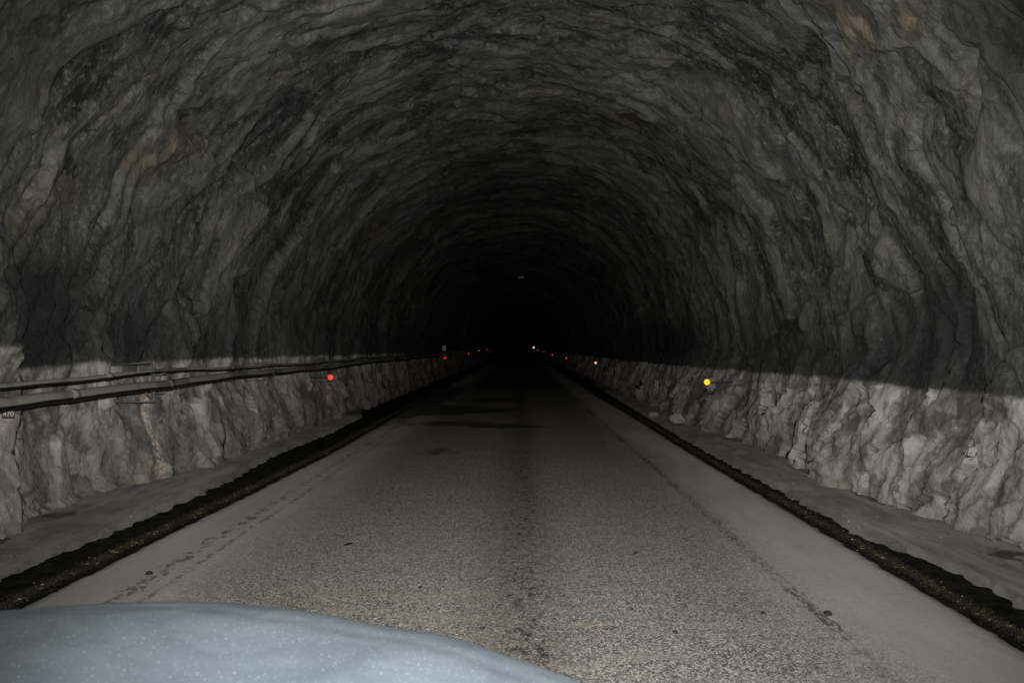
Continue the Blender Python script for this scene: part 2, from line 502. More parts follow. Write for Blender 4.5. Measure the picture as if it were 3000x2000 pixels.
# ------------------------------------------------------------------ tunnel profile
def profile():
    """right foot -> crown -> left foot"""
    pts = [(3.50, -.35), (3.52, 0), (3.62, .5), (3.78, 1.0), (3.93, 1.5)]
    for k in range(1, 60):
        a = math.pi * k / 60
        c, s_ = math.cos(a), math.sin(a)
        ex = 2 / 2.15
        rx = 3.93 if c > 0 else 4.25
        pts.append((math.copysign(abs(c) ** ex, c) * rx, 1.5 + 4.33 * abs(s_) ** ex))
    pts += [(-4.25, 1.5), (-4.22, 1.0), (-4.15, .5), (-4.08, 0), (-4.06, -.35)]
    return np.array(pts)
PR = profile()
seg = np.hypot(*np.diff(PR, axis=0).T)
CUM = np.concatenate([[0], np.cumsum(seg)])
LEN = CUM[-1]
ANG = np.unwrap(np.arctan2(PR[:, 1] - 1.5, PR[:, 0]))

def on_wall(px, py):
    """s, y on the mean rock surface for a direction given in a 2352 px wide view along the tunnel axis"""
    dx = (px - 1195) / 1907; dz = (803 - py) / 1907
    a = math.atan2(dz, dx)
    if a < -1.7: a += 2 * math.pi
    s = np.interp(a, ANG, CUM)
    x = np.interp(s, CUM, PR[:, 0]); z = np.interp(s, CUM, PR[:, 1])
    t = math.hypot(x, z - 1.5) / math.hypot(dx, dz)
    return float(s), float(t)

# y stations
ys = list(np.arange(-12, 3.4, .45))
y = 3.5
while y < 320:
    ys.append(y); y += max(.027, y * .0044)
ys = np.array(ys)
NS = 560
ss = np.linspace(0, LEN, NS)
S, Yg = np.meshgrid(ss, ys)
bx = np.interp(S, CUM, PR[:, 0]); bz = np.interp(S, CUM, PR[:, 1])
# inward normal of the mean profile
tx = np.gradient(np.interp(ss, CUM, PR[:, 0]), ss); tz = np.gradient(np.interp(ss, CUM, PR[:, 1]), ss)
ker = np.ones(15) / 15
tx = np.convolve(np.pad(tx, 7, 'edge'), ker, 'valid'); tz = np.convolve(np.pad(tz, 7, 'edge'), ker, 'valid')
nl = np.hypot(tx, tz); inx, inz = -tz / nl, tx / nl        # points into the tunnel
INX = np.broadcast_to(inx, S.shape); INZ = np.broadcast_to(inz, S.shape)

def rock_relief(s, y):
    ws = s + .70 * fbm(s / 2.3, y / 2.0, 3, 3) + .05 * fbm(s / .4, y / .4, 5, 2)
    wy = y + .55 * fbm(s / 2.1, y / 1.9, 9, 3) + .035 * fbm(s / .35, y / .35, 8, 2)
    m_ = (s - LEN * .5); wy = wy + .30 * np.sqrt(m_ ** 2 + 2.0)
    h1, r1, e1 = plates(ws / 2.1 + 11, wy / 1.15, 21, 1.0)
    h2, r2, e2 = plates(ws / .80, wy / .46 + 4, 31, 1.3)
    h3, r3, e3 = plates(ws / .30, wy / .17, 41, 1.4)
    near = 1 - sm(14, 40, y)
    d = .17 * fbm(s / 3.2, y / 3.6, 51, 3)
    d = d +   .095 * h1 + .062 * h2 + .030 * h3 * near + .045 * fbm(ws / .6, wy / .32, 55, 4)
    d = d + .022 * (ridged(ws / .9, wy / .35, 61, 4) - 1)
    # open joints running round the arch
    cr = np.abs(perlin(ws / 3.6, wy / .95, 71)); d = d - .07 * np.exp(-(cr / .02) ** 2)
    cr2 = np.abs(perlin(ws / 1.4, wy / .5, 73)); d = d - .012 * np.exp(-(cr2 / .04) ** 2) * near
    tone = .24 * r1 + .36 * r2 + .40 * r3 + .16 * fbm(ws / 1.2, wy / .8, 81, 3)
    return d, tone

D, TONE = rock_relief(S, Yg)
Zm = bz
# a block that stands proud on the left, ending sharply, with a hollow behind it
left = S > LEN * .5
lowleft = left * (1 - sm(1.6, 2.6, Zm))
edge = 6.83 + .22 * fbm(Zm / .7, Zm * 0 + 1.3, 91, 2) + .10 * (Zm - 1.2)
D = D + lowleft * (.17 * (1 - sm(0, .05, Yg - edge)) - .10 * sm(0, .05, Yg - edge) * (1 - sm(.3, 1.5, Yg - edge)))
# crumbled vertical seam in the left wall
fx = Yg - (9.45 + .06 * fbm(Zm / .3, Zm * 0, 93, 2))
seamm = left * np.exp(-(fx / .10) ** 2) * (1 - sm(1.1, 1.5, Zm))
D = D - .10 * seamm + .05 * seamm * fbm(S / .08, Yg / .08, 95, 2)
# leaning buttresses of the left foot
butt = left * (1 - sm(.9, 1.5, Zm))
D = D + butt * .13 * (np.abs(((Yg + .45 * Zm + .3 * fbm(Yg / 2, Zm, 96, 2)) / 1.15) % 1 - .5) * 2 - .5) * sm(9.6, 11, Yg)
# the bore changes section at two places further in
for (c0, amp) in ((25.0, .16), (42.0, -.38), (58.0, .25)):
    wv = c0 + .5 * fbm(S / 2.5, S * 0 + c0, 97, 2)
    D = D + amp * sm(0, .35, Yg - wv) * (1 - sm(2.2, 5.0, Yg - wv))
# the feet of the walls wander in and out, their slabs lean over
foot = 1 - sm(.5, 1.9, Zm)
up = np.where(left, LEN - S, S)
al = up * .72 - Yg * .69 + .20 * fbm(up / 1.6, Yg / 1.6, 201, 2); ac = up * .69 + Yg * .72 + .14 * fbm(up / 1.3, Yg / 1.3, 202, 2)
q1, qr1, _ = plates(al / 1.25, ac / .55, 205, 1.5); q2, qr2, _ = plates(al / .42 + 3, ac / .20, 206, 1.6)
q3, _, _ = plates(al / .17 + 3, ac / .10, 207, 1.6)
D = D * (1 - .45 * foot) + foot * np.where(left, .5, .85) * (.16 * q1 + .032 * q2 + .016 * q3 * (Yg < 16) + .015 * (ridged(al / .7, ac / .35, 208, 4) - 1))
TONE = TONE * (1 - .6 * foot) + foot * .6 * (.5 * qr1 + .5 * qr2)
foot = 1 - sm(.2, 1.6, Zm)
D = D + foot * .16 * fbm(Yg / 2.4, left * 7.0, 98, 3)
yy = np.array([4, 6, 8.2, 9.1, 11, 13, 16.5, 20])
right_in = np.interp(Yg, yy, [-.14, -.14, 0, .20, -.06, .0, .28, 0])
left_in = np.interp(Yg, [4, 6.7, 8.2, 9.2, 10.6, 18, 20], [-.1, -.06, -.34, -.04, .14, .16, 0])
D = D + foot * np.where(left, left_in, right_in)
D = D * np.where(Zm < .1, .8, 1.0)
D = np.clip(D, -.75, .55)
def blur(A, k):
    for _ in range(k):
        for ax in (0, 1):
            B = A.copy()
            if ax == 0: B[1:-1] = .5 * A[1:-1] + .25 * (A[:-2] + A[2:])
            else: B[:, 1:-1] = .5 * A[:, 1:-1] + .25 * (A[:, :-2] + A[:, 2:])
            A = B
    return A
Db = blur(D, 1); wfoot = 1 - sm(1.0, 1.8, Zm); D = D * (.45 + .5 * wfoot) + Db * (.55 - .5 * wfoot)

och = np.zeros(S.shape); soot_falloff = np.zeros(S.shape); pale = np.zeros(S.shape)
def blob(arr, px, py, rs, ry, amp=1.0):
    s0, y0 = on_wall(px, py)
    arr += amp * np.exp(-(((S - s0) / rs) ** 2 + ((Yg - y0) / ry) ** 2) ** 1.6)
for a in ((370, 365, .35, .35), (425, 330, .22, .5), (330, 385, .25, .3), (110, 465, .28, .28), (170, 440, .15, .5), (50, 530, .2, .12),
          (1960, 55, .38, .20, 1.7), (2010, 75, .2, .12, 1.7), (2095, 45, .16, .22, 1.7), (1955, 118, .12, .12, 1.7), (870, 535, .25, 1.2, .8),
          (1690, 345, .2, .3, .7), (1260, 200, .5, .35, .5), (1500, 175, .3, .25, .55)):
    blob(och, *a)
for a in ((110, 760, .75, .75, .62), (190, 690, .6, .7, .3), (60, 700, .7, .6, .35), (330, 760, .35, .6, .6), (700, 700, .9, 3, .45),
          (2300, 60, .7, .5, .9), (2150, 660, .5, .5, .35), (2150, 830, .9, .9, .35), (40, 40, .7, .7, .5), (1180, 430, 2.0, 4, .35),  # the two top corner blobs paint in the flash falloff
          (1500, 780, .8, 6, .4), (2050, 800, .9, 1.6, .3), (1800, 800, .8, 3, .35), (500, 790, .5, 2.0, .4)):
    blob(soot_falloff, *a)
for a in ((1450, 165, .8, .35, .8), (1590, 225, .7, .3, .8), (1170, 75, .3, .2, .9), (2080, 210, .35, .3, .9), (2130, 320, .5, .3, .6),
          (2250, 500, .4, .35, .7), (2000, 490, .35, .5, .5), (430, 400, .3, .25, .8), (300, 240, .25, .25, .6), (110, 470, .5, .5, .35),
          (90, 400, .5, .35, .7), (310, 250, .25, .3, .7), (1520, 60, .5, .3, .5), (1340, 150, .4, .3, .4), (640, 590, .3, .6, .6),
          (770, 170, .3, .25, .5), (2300, 640, .4, .4, .6), (1060, 340, .5, .7, .4), (1760, 560, .3, .6, .5), (350, 620, .4, .3, .5)):
    blob(pale, *a)
pale += seamm * .75
# rock darkens with depth: steeper flash falloff painted into its colour
soot_falloff += .62 * sm(13, 24, Yg + 1.5 * fbm(S / 1.5, Yg / 3, 300, 3))

# whitewash limit: height above ground where the paint stops
lim_r = np.interp(Yg, [4, 5.6, 6.15, 6.35, 7.5, 10, 14, 22, 60, 320], [1.20, 1.20, 1.17, 1.10, 1.13, 1.15, 1.13, 1.10, 1.10, 1.1])
lim_l = np.where(Yg < edge, 1.44 + .10 * sm(-.9, -.05, Yg - edge), 1.36) + .02 * fbm(Yg / .5, Yg * 0, 99, 3)
lim_l = np.where(Yg > 30, 1.28, lim_l)
lim = np.where(left, lim_l, lim_r) + .035 * fbm(Yg / 1.1, left * 3.0, 101, 3) + .15 * D * (Yg > 7.2)

X = bx + INX * D + bend(Yg); Z = bz + INZ * D + grade(Yg); Yw = Yg + .12 * fbm(S / .8, Yg / .8, 111, 2) * (1 - sm(0, .3, .3 - Zm))
band = (Z - grade(Yg)) - lim
# sprayed rock that sticks out takes paint a little higher
tone = np.clip(.5 + (TONE - TONE.mean()) * 1.6, 0, 1)

P3 = np.stack([X, Yw, Z], -1)
gs = np.gradient(P3, axis=1); gy = np.gradient(P3, axis=0)
N = np.cross(gs, gy); N /= np.linalg.norm(N, axis=-1, keepdims=True) + 1e-9
chk = (N[..., 0] * INX + N[..., 2] * INZ).mean()
if chk < 0: N = -N
k1 = int(np.argmax(CUM[np.argmax(ANG > .55)] < ss)); k2 = int(np.argmax(ss > np.interp(math.pi - .55, ANG, CUM)))
def piece(name, a, b, label=None):
    sl = (slice(None), slice(a, b + 1))
    o = grid_mesh(name, X[sl], Yw[sl], Z[sl], M_ROCK,
                  dict(tone=tone[sl], ochre=och[sl], band=band[sl], soot_falloff=soot_falloff[sl], pale=pale[sl]),
                  normals=N[sl], flip=(chk < 0), uv=(S[sl], Yg[sl] * 1.0))
    prop(o, label, kind='structure')
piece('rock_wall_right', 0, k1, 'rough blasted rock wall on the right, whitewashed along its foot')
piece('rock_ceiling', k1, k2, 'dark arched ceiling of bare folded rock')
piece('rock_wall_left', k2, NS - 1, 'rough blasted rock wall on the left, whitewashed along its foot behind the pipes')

# ------------------------------------------------------------------ floor
def stations(a, b, s0, k):
    r = [a]
    while r[-1] < b: r.append(r[-1] + max(s0, r[-1] * k))
    return np.array(r)
yf = np.concatenate([np.arange(-12, 3, .5), stations(3.0, 320, .03, .006)])

def edge_left(y):
    return np.interp(y, [-12, 4.7, 7.2, 8.9, 12.7, 18.5, 37, 320], [-3.0, -2.97, -2.92, -2.86, -2.79, -2.86, -3.0, -3.0]) + .02 * fbm(y / .35, y * 0 + 2, 120, 4)
def edge_right(y):
    return 2.54 + .014 * fbm(y / .3, y * 0 + 5, 121, 4) + .02 * np.sin(y * .4)

# base of the gutters, under everything
U, V = np.meshgrid(np.linspace(-5.3, 4.9, 60), yf)
gz = -.055 + .012 * fbm(U / .3, V / .5, 130, 3) + grade(V)
prop(grid_mesh('gutter_ground', U + bend(V), V, gz, M_GUT, flip=False), kind='structure')

# road: cambered slab with a ragged thick edge
nu = 90
t_ = np.linspace(0, 1, nu)
el, er = edge_left(yf), edge_right(yf)
XR = el[:, None] * (1 - t_) + er[:, None] * t_
YR = np.repeat(yf[:, None], nu, 1)
ZR = grade(YR) + .006 * fbm(XR / .8, YR / 1.5, 140, 3) - .02 * sm(.0, 1, np.abs(XR + .2) / 2.8) ** 2 + .012
ZR[:, 0] -= .07; ZR[:, -1] -= .07
ZR[:, 1] -= .012; ZR[:, -2] -= .012
XR[:, 1] = XR[:, 0] + .015; XR[:, -2] = XR[:, -1] - .015
XR[:, 0] -= .01; XR[:, -1] += .01
def wblob(x0, y0, rx, ry, a=1.0):
    return a * np.exp(-(((XR - x0) / rx) ** 2 + ((YR - y0) / ry) ** 2) ** 1.3)
wet = (wblob(-2.2, 20.6, 1.35, 1.5, 1.2) + wblob(-1.0, 20.4, .9, .7, .9) + wblob(-1.3, 16.9, .9, .6, .75) + wblob(-.2, 16.2, .9, .45, .75)
       + wblob(-2.6, 27, .6, 6, .8) + wblob(-.8, 24.5, 1.2, 1.3, .6) + wblob(-1.2, 12.2, .35, .4, .5) + wblob(-3, 23, .6, 8, .7)
       + wblob(0, 34, 3, 6, .4))
prop(grid_mesh('road', XR + bend(YR), YR, ZR, M_ROAD, dict(wet=wet)), kind='structure')

# silt shoulders between gutter and wall; their inner rim is scalloped
def scallop(y, seed):
    q = y / .42 + .8 * fbm(y / .9, y * 0, seed, 2)
    return ((q % 1) ** 2) * .05 + .05 * fbm(y / .16, y * 0, seed + 3, 4)
inner_l = np.interp(yf, [-12, 5.0, 5.7, 7.4, 8.9, 10.5, 12, 15, 17, 19, 21, 24, 320], [-3.46, -3.46, -3.50, -3.41, -3.38, -3.45, -3.58, -3.5, -3.55, -3.6, -3.95, -4.3, -4.3]) - scallop(yf, 150) - .05 * fbm(yf / .8, yf * 0, 157, 3)
inner_r = np.interp(yf, [-12, 4.6, 5.4, 6.0, 6.6, 6.9, 10, 14.5, 20, 30, 320], [2.97, 2.98, 3.0, 2.98, 2.87, 2.81, 2.81, 2.81, 2.9, 3.1, 3.2]) + scallop(yf, 160) + .03 * fbm(yf / .8, yf * 0, 167, 3)
def shoulder(name, inner, outer, label):
    nv = 46
    tt = np.linspace(0, 1, nv) ** 1.15
    XX = inner[:, None] * (1 - tt) + outer * tt
    YY = np.repeat(yf[:, None], nv, 1)
    dist = np.abs(XX - inner[:, None])
    ZZ = -.07 + .075 * sm(0, .05, dist) + .035 * sm(.05, .9, dist) + .016 * fbm(XX / .35, YY / .7, 170, 3) + grade(YY)
    wallx = 3.55 if outer > 0 else -4.1
    damp = .55 * np.exp(-((np.abs(XX - wallx) - 0.05) / .16) ** 2) * sm(-.05, .35, fbm(YY / 1.3, YY * 0 + (2 if outer > 0 else 9), 173, 3) + .08)
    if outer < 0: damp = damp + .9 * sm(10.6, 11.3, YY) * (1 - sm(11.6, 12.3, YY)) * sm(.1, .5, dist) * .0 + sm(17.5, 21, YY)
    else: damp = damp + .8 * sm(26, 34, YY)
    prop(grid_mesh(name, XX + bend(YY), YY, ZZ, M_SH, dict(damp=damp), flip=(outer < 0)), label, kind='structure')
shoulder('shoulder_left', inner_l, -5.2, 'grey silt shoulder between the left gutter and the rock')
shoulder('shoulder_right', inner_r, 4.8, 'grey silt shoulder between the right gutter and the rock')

# glinting gravel washed into the gutters: too small and too many to count
def gravel(name, edge, off, wid, sgn, n, label, y0=3.2, y1=34):
    rng = np.random.default_rng(5 + n)
    u = rng.random(n)
    yv = y0 * (y1 / y0) ** u
    xv = edge(yv) + sgn * (off + wid * np.clip(rng.normal(.5, .23, n), -.2, 1.2))
    r = rng.uniform(.003, .007, n) * (1 + yv * .04)
    octa = np.array([(1, 0, 0), (0, 1, 0), (-1, 0, 0), (0, -1, 0), (0, 0, .8), (0, 0, -.8)])
    f = np.array([(0, 1, 4), (1, 2, 4), (2, 3, 4), (3, 0, 4), (1, 0, 5), (2, 1, 5), (3, 2, 5), (0, 3, 5)])
    jit = rng.uniform(.6, 1.4, (n, 6, 3))
    V = octa[None] * jit * r[:, None, None]
    V[..., 0] += xv[:, None]; V[..., 1] += yv[:, None]; V[..., 2] += (grade(yv) - .040)[:, None]
    F = f[None] + (np.arange(n) * 6)[:, None, None]
    me = bpy.data.meshes.new(name)
    me.from_pydata(V.reshape(-1, 3).tolist(), [], F.reshape(-1, 3).tolist())
    me.materials.append(M_PEB)
    prop(link(name, me), label, kind='stuff')
gravel('gutter_gravel', edge_left, .07, .17, -1, 17000, 'fine rusty gravel glinting in the wet left gutter')
gravel('gutter_gravel', edge_right, .07, .15, 1, 15000, 'fine rusty gravel glinting in the wet right gutter')

# ------------------------------------------------------------------ loose stones and clods
def stone_mesh(name, r, seed, mat, flat=.55, sub=2, rough=.35):
    bm = bmesh.new()
    bmesh.ops.create_icosphere(bm, subdivisions=sub, radius=1)
    rng = random.Random(seed)
    ph = [Vector((rng.uniform(-1, 1), rng.uniform(-1, 1), rng.uniform(-1, 1))).normalized() for _ in range(7)]
    for v in bm.verts:
        d = v.co.normalized(); k = 1
        for p in ph:                                 # cut facets
            q = d.dot(p)
            if q > .55: k = min(k, .62 / max(q, .01) + .05)
        k *= 1 + rng.uniform(-.05, .05) * rough
        v.co = Vector((d.x * k * r[0], d.y * k * r[1], d.z * k * r[2] * 1.0))
    return from_bm(name, bm, mat, smooth=False)
def place(o, x, y, z, label, cat, group=None, rz=0):
    o.location = (x, y, z + float(grade(y))); o.rotation_euler = (0, 0, rz)
    prop(o, label, cat, group)
place(stone_mesh('fallen_rock', (.24, .2, .15), 3, M_PALE, sub=3), 3.22, 17.0, .10, 'pale fallen rock at the foot of the right wall below the nearer yellow reflector', 'rock')
place(stone_mesh('fallen_rock', (.13, .10, .08), 4, M_PALE, sub=3), 2.98, 18.6, .04, 'small pale rock lying beside the bigger fallen rock at the right wall', 'rock')
def gnd(px, py, z=0.0):
    dy = (py - 803) / 1907; d = (1.5 - z) / dy
    return d * (px - 1195) / 1907, d
clods = [(1228, 1428, .022, 'black clod on the oily middle stripe, second up from the bottom'),
         (1240, 1498, .026, 'black jagged clod nearest the camera on the oily middle stripe'),
         (1252, 1512, .030, 'grey rounded clod touching the nearest black one'),
         (1108, 1446, .018, 'dark clod just beyond the crest of the bonnet'),
         (966, 1352, .018, 'dark clod on the asphalt just above the left part of the bonnet'),
         (1550, 1453, .018, 'small black clod alone on the right half of the road'),
         (1392, 1447, .014, 'tiny black stone just right of the pale leaf-shaped scrap'),
         (1458, 1273, .020, 'flat dark clod on the right half of the road, farther up'),
         (1184, 1320, .016, 'dark clod on the middle stripe, midway up the road'),
         (1202, 1245, .018, 'dark clod on the middle stripe beyond the others'),
         (800, 1252, .024, 'long dark twig-like clod left of the middle of the road'),
         (342, 1322, .028, 'flat brown clod in the pale dust by the left gutter'),
         (1748, 1408, .018, 'dark chip beside the scuffed trail on the right'),
         (1895, 1410, .030, 'black lump of tar in the scuffed trail on the right')]
for k, (px, py, r, lab) in enumerate(clods):
    x, yv = gnd(px, py)
    rr = (r * .85, r * 1.1, r * .55)
    if 'twig' in lab: rr = (r * 1.1, r * 2.4, r * .25)
    place(stone_mesh('road_clod', rr, 30 + k, M_STONE), x, yv, rr[2] * .3 + .012, lab, 'clod', 'dark clods lying on the road', rz=random.uniform(-.5, .5))
# pale leaf-shaped scrap
bm = bmesh.new()
out = [(-.055, 0), (-.04, .028), (-.01, .035), (.01, .022), (.03, .024), (.07, -.004), (.03, -.018), (-.03, -.02)]
vt = [bm.verts.new((a, b * 1.6, .004 + .008 * math.sin(a * 40))) for a, b in out]
vb = [bm.verts.new((v.co.x, v.co.y, v.co.z - .003)) for v in vt]
bm.faces.new(vt); bm.faces.new(vb[::-1])
for i in range(len(vt)): bm.faces.new((vt[i], vb[i], vb[(i + 1) % 8], vt[(i + 1) % 8]))
o = from_bm('flat_scrap', bm, plain('pale_card', (.15, .135, .11), .9), smooth=False)
x, yv = gnd(1358, 1438)
o.location = (x, yv, .016); prop(o, 'flat pale leaf-shaped scrap on the asphalt right of the middle stripe', 'scrap')

# ------------------------------------------------------------------ pipes on the left wall
def px_pipe(pts, x):
    r = []
    for px, py in pts:
        d = abs(x) * 1907 / (1195 - px)
        r.append((x, d, 1.5 - (py - 803) * d / 1907))
    return r
def smooth_path(pts, n=90, wob=.006, seed=1):
    P = np.array(pts); t = P[:, 1]
    yy = np.exp(np.linspace(np.log(t[0]), np.log(t[-1]), n))
    rng = np.random.default_rng(seed)
    z = np.interp(yy, t, P[:, 2]); x = np.interp(yy, t, P[:, 0])
    kz = np.array([1, 2, 3, 2, 1]) / 9
    z = np.convolve(np.pad(z, 2, 'edge'), kz, 'valid')
    z = z + wob * np.sin(yy * 1.7 + seed) + wob * .5 * np.sin(yy * 4.1)
    return [Vector(p) for p in zip(x, yy, z)]
PX = -3.80
lowp = px_pipe([(0, 929), (140, 913), (347, 886), (588, 857), (748, 844), (838, 831), (938, 823), (1008, 817)], PX)
upp = px_pipe([(0, 889), (140, 874), (347, 853), (588, 842), (748, 832), (838, 822), (938, 816), (1008, 811)], PX)
def extend(p, y):  # carry it back beside and behind the camera
    return [(p[0][0], y, p[0][2] - .02), (p[0][0], y * .5 + p[0][1] * .5, p[0][2] - .01)] + p
def pipe(path, r, name, label, collars, seg=20, group=None):
    root = empty(name, path[0])
    bm = bmesh.new(); tube(bm, [p - path[0] for p in path], r, seg)
    from_bm('tube', bm, M_PIPE, root)
    L = [p.y for p in path]
    for cy in collars:
        i = min(range(len(L)), key=lambda q: abs(L[q] - cy))
        a, b = path[i], path[min(i + 1, len(path) - 1)]
        d = (b - a).normalized()
        bm = bmesh.new(); tube(bm, [a - path[0] - d * .05, a - path[0] - d * .045, a - path[0] + d * .045, a - path[0] + d * .05],
                               [r + .001, r + .006, r + .006, r + .001], seg)
        from_bm('collar', bm, M_PIPE, root)
    prop(root, label, 'pipe', group)
def full(p, n, wob, seed):
    sp = smooth_path(p, n, wob, seed)
    back = [Vector((p[0][0], yb, sp[0].z)) for yb in (-6, -3, 0, 2, 4, 5.2)]
    return back + sp
pipe(full(lowp, 130, .007, 2), .052, 'water_pipe', 'thick dusty black pipe running along the left wall, the lower of the two', [7.0, 8.9, 12.6, 17, 23])
pipe(full(upp, 130, .006, 5), .024, 'cable_conduit', 'thin dusty grey conduit running along the left wall above the thick pipe', [7.6, 11, 15, 21], 14)

# steel brackets holding them
def bracket(y, ztop, zbot, zl, wallx, label, first=True):
    root = empty('pipe_bracket', (PX - .075, y, zbot))
    bm = bmesh.new(); box(bm, (0, 0, (ztop - zbot) / 2), (.012, .045, ztop - zbot)); box(bm, (.016, -.020, (ztop - zbot) / 2), (.03, .005, ztop - zbot))
    from_bm('post', bm, M_STEEL, root, smooth=False)
    for z in (0.0, ztop - zbot):
        bm = bmesh.new(); L = wallx - (PX - .075)
        tube(bm, [(.03, 0, z), (L, -.03, z + (-.01 if z == 0 else -.035))], .008, 8)
        from_bm('arm', bm, M_STEEL, root)
    bm = bmesh.new(); tube(bm, [(0, 0, .02), (-.20, -.02, (ztop - zbot) * .55)], .010, 8)
    from_bm('brace', bm, M_STEEL, root)
    for zz, r in zl:
        bm = bmesh.new()
        tube(bm, [(.0, 0, zz - zbot - r - .004), (.075, 0, zz - zbot - r - .006), (.14, 0, zz - zbot - r + .01)], .006, 6)
        from_bm('hanger', bm, M_STEEL, root)
    prop(root, label, 'bracket', 'steel brackets carrying the two pipes')
bracket(8.72, 1.37, .955, ((1.10, .052), (1.27, .024)), -4.35, 'rusty steel bracket nearest the camera, sticking out above and below the pipes')
bracket(16.5, 1.33, 1.02, ((1.14, .052), (1.25, .024)), -4.35, 'steel bracket behind the pipes above the nearest red reflector')
bracket(12.6, 1.31, 1.04, ((1.16, .052), (1.25, .024)), -4.35, 'steel bracket behind the pipes, halfway between the nearest one and the red reflector')
bracket(25.5, 1.33, 1.08, ((1.19, .052), (1.30, .024)), -4.35, 'far steel bracket behind the pipes, just short of the second red reflector')

# ------------------------------------------------------------------ number plate under the pipe
def plate():
    x = -3.97; d = 3.97 * 1907 / (1195 - 13)
    z = 1.5 - (948.5 - 803) * d / 1907
    root = empty('number_sign', (x, d, z), R(24))
    bm = bmesh.new(); box(bm, (0, 0, 0), (.085, .004, .075), bev=.0015)
    from_bm('plate', bm, M_DARK, root, smooth=False)
    cu = bpy.data.curves.new('lettering', 'FONT')
    cu.body = "470"; cu.size = .052; cu.align_x = 'CENTER'; cu.align_y = 'CENTER'; cu.extrude = .0006
    cu.space_character = .95
    to = bpy.data.objects.new('lettering_curve', cu); COL.objects.link(to)
    dg = bpy.context.evaluated_depsgraph_get()
    me = bpy.data.meshes.new_from_object(to.evaluated_get(dg))
    bpy.data.objects.remove(to)
    me.materials.clear(); me.materials.append(M_TEXT)
    o = link('lettering', me, root); o.rotation_euler = (R(90), 0, 0); o.location = (.0, -.0032, -.010)
    bm = bmesh.new(); tube(bm, [(0, .002, .01), (0, .35, .01)], .006, 8); from_bm('stub', bm, M_STEEL, root)
    prop(root, 'small dark sign reading 470 tucked under the thick pipe on the left', 'sign')
plate()

# ------------------------------------------------------------------ reflectors on both walls; lens glow stands in for flash thrown back
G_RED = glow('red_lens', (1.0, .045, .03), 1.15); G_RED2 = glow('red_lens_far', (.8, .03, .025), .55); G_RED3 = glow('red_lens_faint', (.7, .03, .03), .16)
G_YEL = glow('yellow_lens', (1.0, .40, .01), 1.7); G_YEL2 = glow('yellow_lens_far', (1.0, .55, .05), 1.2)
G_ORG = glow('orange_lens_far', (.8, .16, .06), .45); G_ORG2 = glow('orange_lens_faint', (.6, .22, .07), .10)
G_WHT = glow('white_marker_lamp', (1.0, .74, .62), 1.4)

def reflector(px, py, x, lens, label, r=.052, rod=.3, z=None, group='round reflectors along the walls'):
    d = abs(x) * 1907 / abs(px - 1195)
    zz = 1.5 - (py - 803) * d / 1907
    sgn = 1 if x > 0 else -1
    root = empty('wall_reflector', (x, d, zz))
    bm = bmesh.new()                                  # cup behind the lens
    tube(bm, [(0, .035, 0), (0, .03, 0), (0, .0, 0), (0, -.006, 0)], [r * .7, r * 1.0, r * 1.1, r * 1.1], 20)
    from_bm('housing', bm, M_DARK, root)
    bm = bmesh.new()                                  # domed lens
    rings = [(0, -.007, r), (0, -.012, r * .92), (0, -.016, r * .6), (0, -.017, r * .2)]
    tube(bm, [(a, b, c * 0) for a, b, c in rings], [q[2] for q in rings], 24)
    from_bm('lens', bm, lens, root)
    bm = bmesh.new(); tube(bm, [(0, -.016, 0), (0, -.0195, 0)], r * .16, 10)
    from_bm('screw', bm, M_RUBBER, root)
    bm = bmesh.new(); tube(bm, [(sgn * r * .9, .012, 0), (sgn * (r + rod), .03, -.004), (sgn * (r + rod + .5), .05, -.004)], .006, 8)
    from_bm('rod', bm, M_DARK, root)
    prop(root, label, 'reflector', group)
    return root
reflector(758.5, 866.5, -3.58, G_RED, 'bright red round reflector nearest the camera, under the pipes on the left wall')
reflector(1022, 822, -3.60, G_RED2, 'second red reflector on the left, below the small pinkish plate', r=.055)
reflector(1076.5, 812, -3.6, G_RED2, 'third red reflector on the left wall, counted from the camera', r=.06)
reflector(1100, 805, -3.6, G_RED2, 'fourth red reflector on the left wall, the last bright one', r=.06)
reflector(1119, 803, -3.6, G_RED3, 'faint fifth red reflector deep in the tunnel on the left', r=.08)
reflector(1127.5, 804.5, -3.6, G_RED3, 'faintest and farthest red reflector on the left', r=.08)
reflector(1622.5, 877, 3.28, G_YEL, 'bright yellow round reflector nearest the camera on the right wall')
reflector(1368, 833, 3.32, G_YEL2, 'second yellow reflector on the right wall, smaller than the nearest one', r=.052)
reflector(1301, 822, 3.3, G_ORG, 'dull orange reflector, third from the camera on the right wall', r=.06)
reflector(1268.5, 815, 3.3, G_ORG, 'orange reflector, fourth from the camera on the right wall', r=.07)
reflector(1249, 808, 3.3, G_ORG2, 'faint brown-orange reflector, fifth from the camera on the right wall', r=.09)
reflector(1244, 806.5, 3.3, G_ORG2, 'faintest orange reflector, sixth on the right wall', r=.08)
reflector(1235, 803.8, 3.3, G_ORG, 'farthest orange reflector, close to the white light', r=.11)

def marker_lamp():
    x = 3.1; d = x * 1907 / 31
    root = empty('marker_lamp', (x, d, 1.5 + 5.2 * d / 1907))
    bm = bmesh.new(); tube(bm, [(0, .1, 0), (0, 0, 0)], [.2, .24], 18); from_bm('housing', bm, M_DARK, root)
    bm = bmesh.new(); bmesh.ops.create_uvsphere(bm, u_segments=16, v_segments=10, radius=.16, matrix=Matrix.Diagonal((1, .3, 1.3, 1)))
    from_bm('lens', bm, G_WHT, root)
    bm = bmesh.new(); tube(bm, [(.1, .08, 0), (.9, .1, 0)], .03, 8); from_bm('arm', bm, M_DARK, root)
    prop(root, 'tiny bright white light at the far end of the right wall', 'lamp')
marker_lamp()

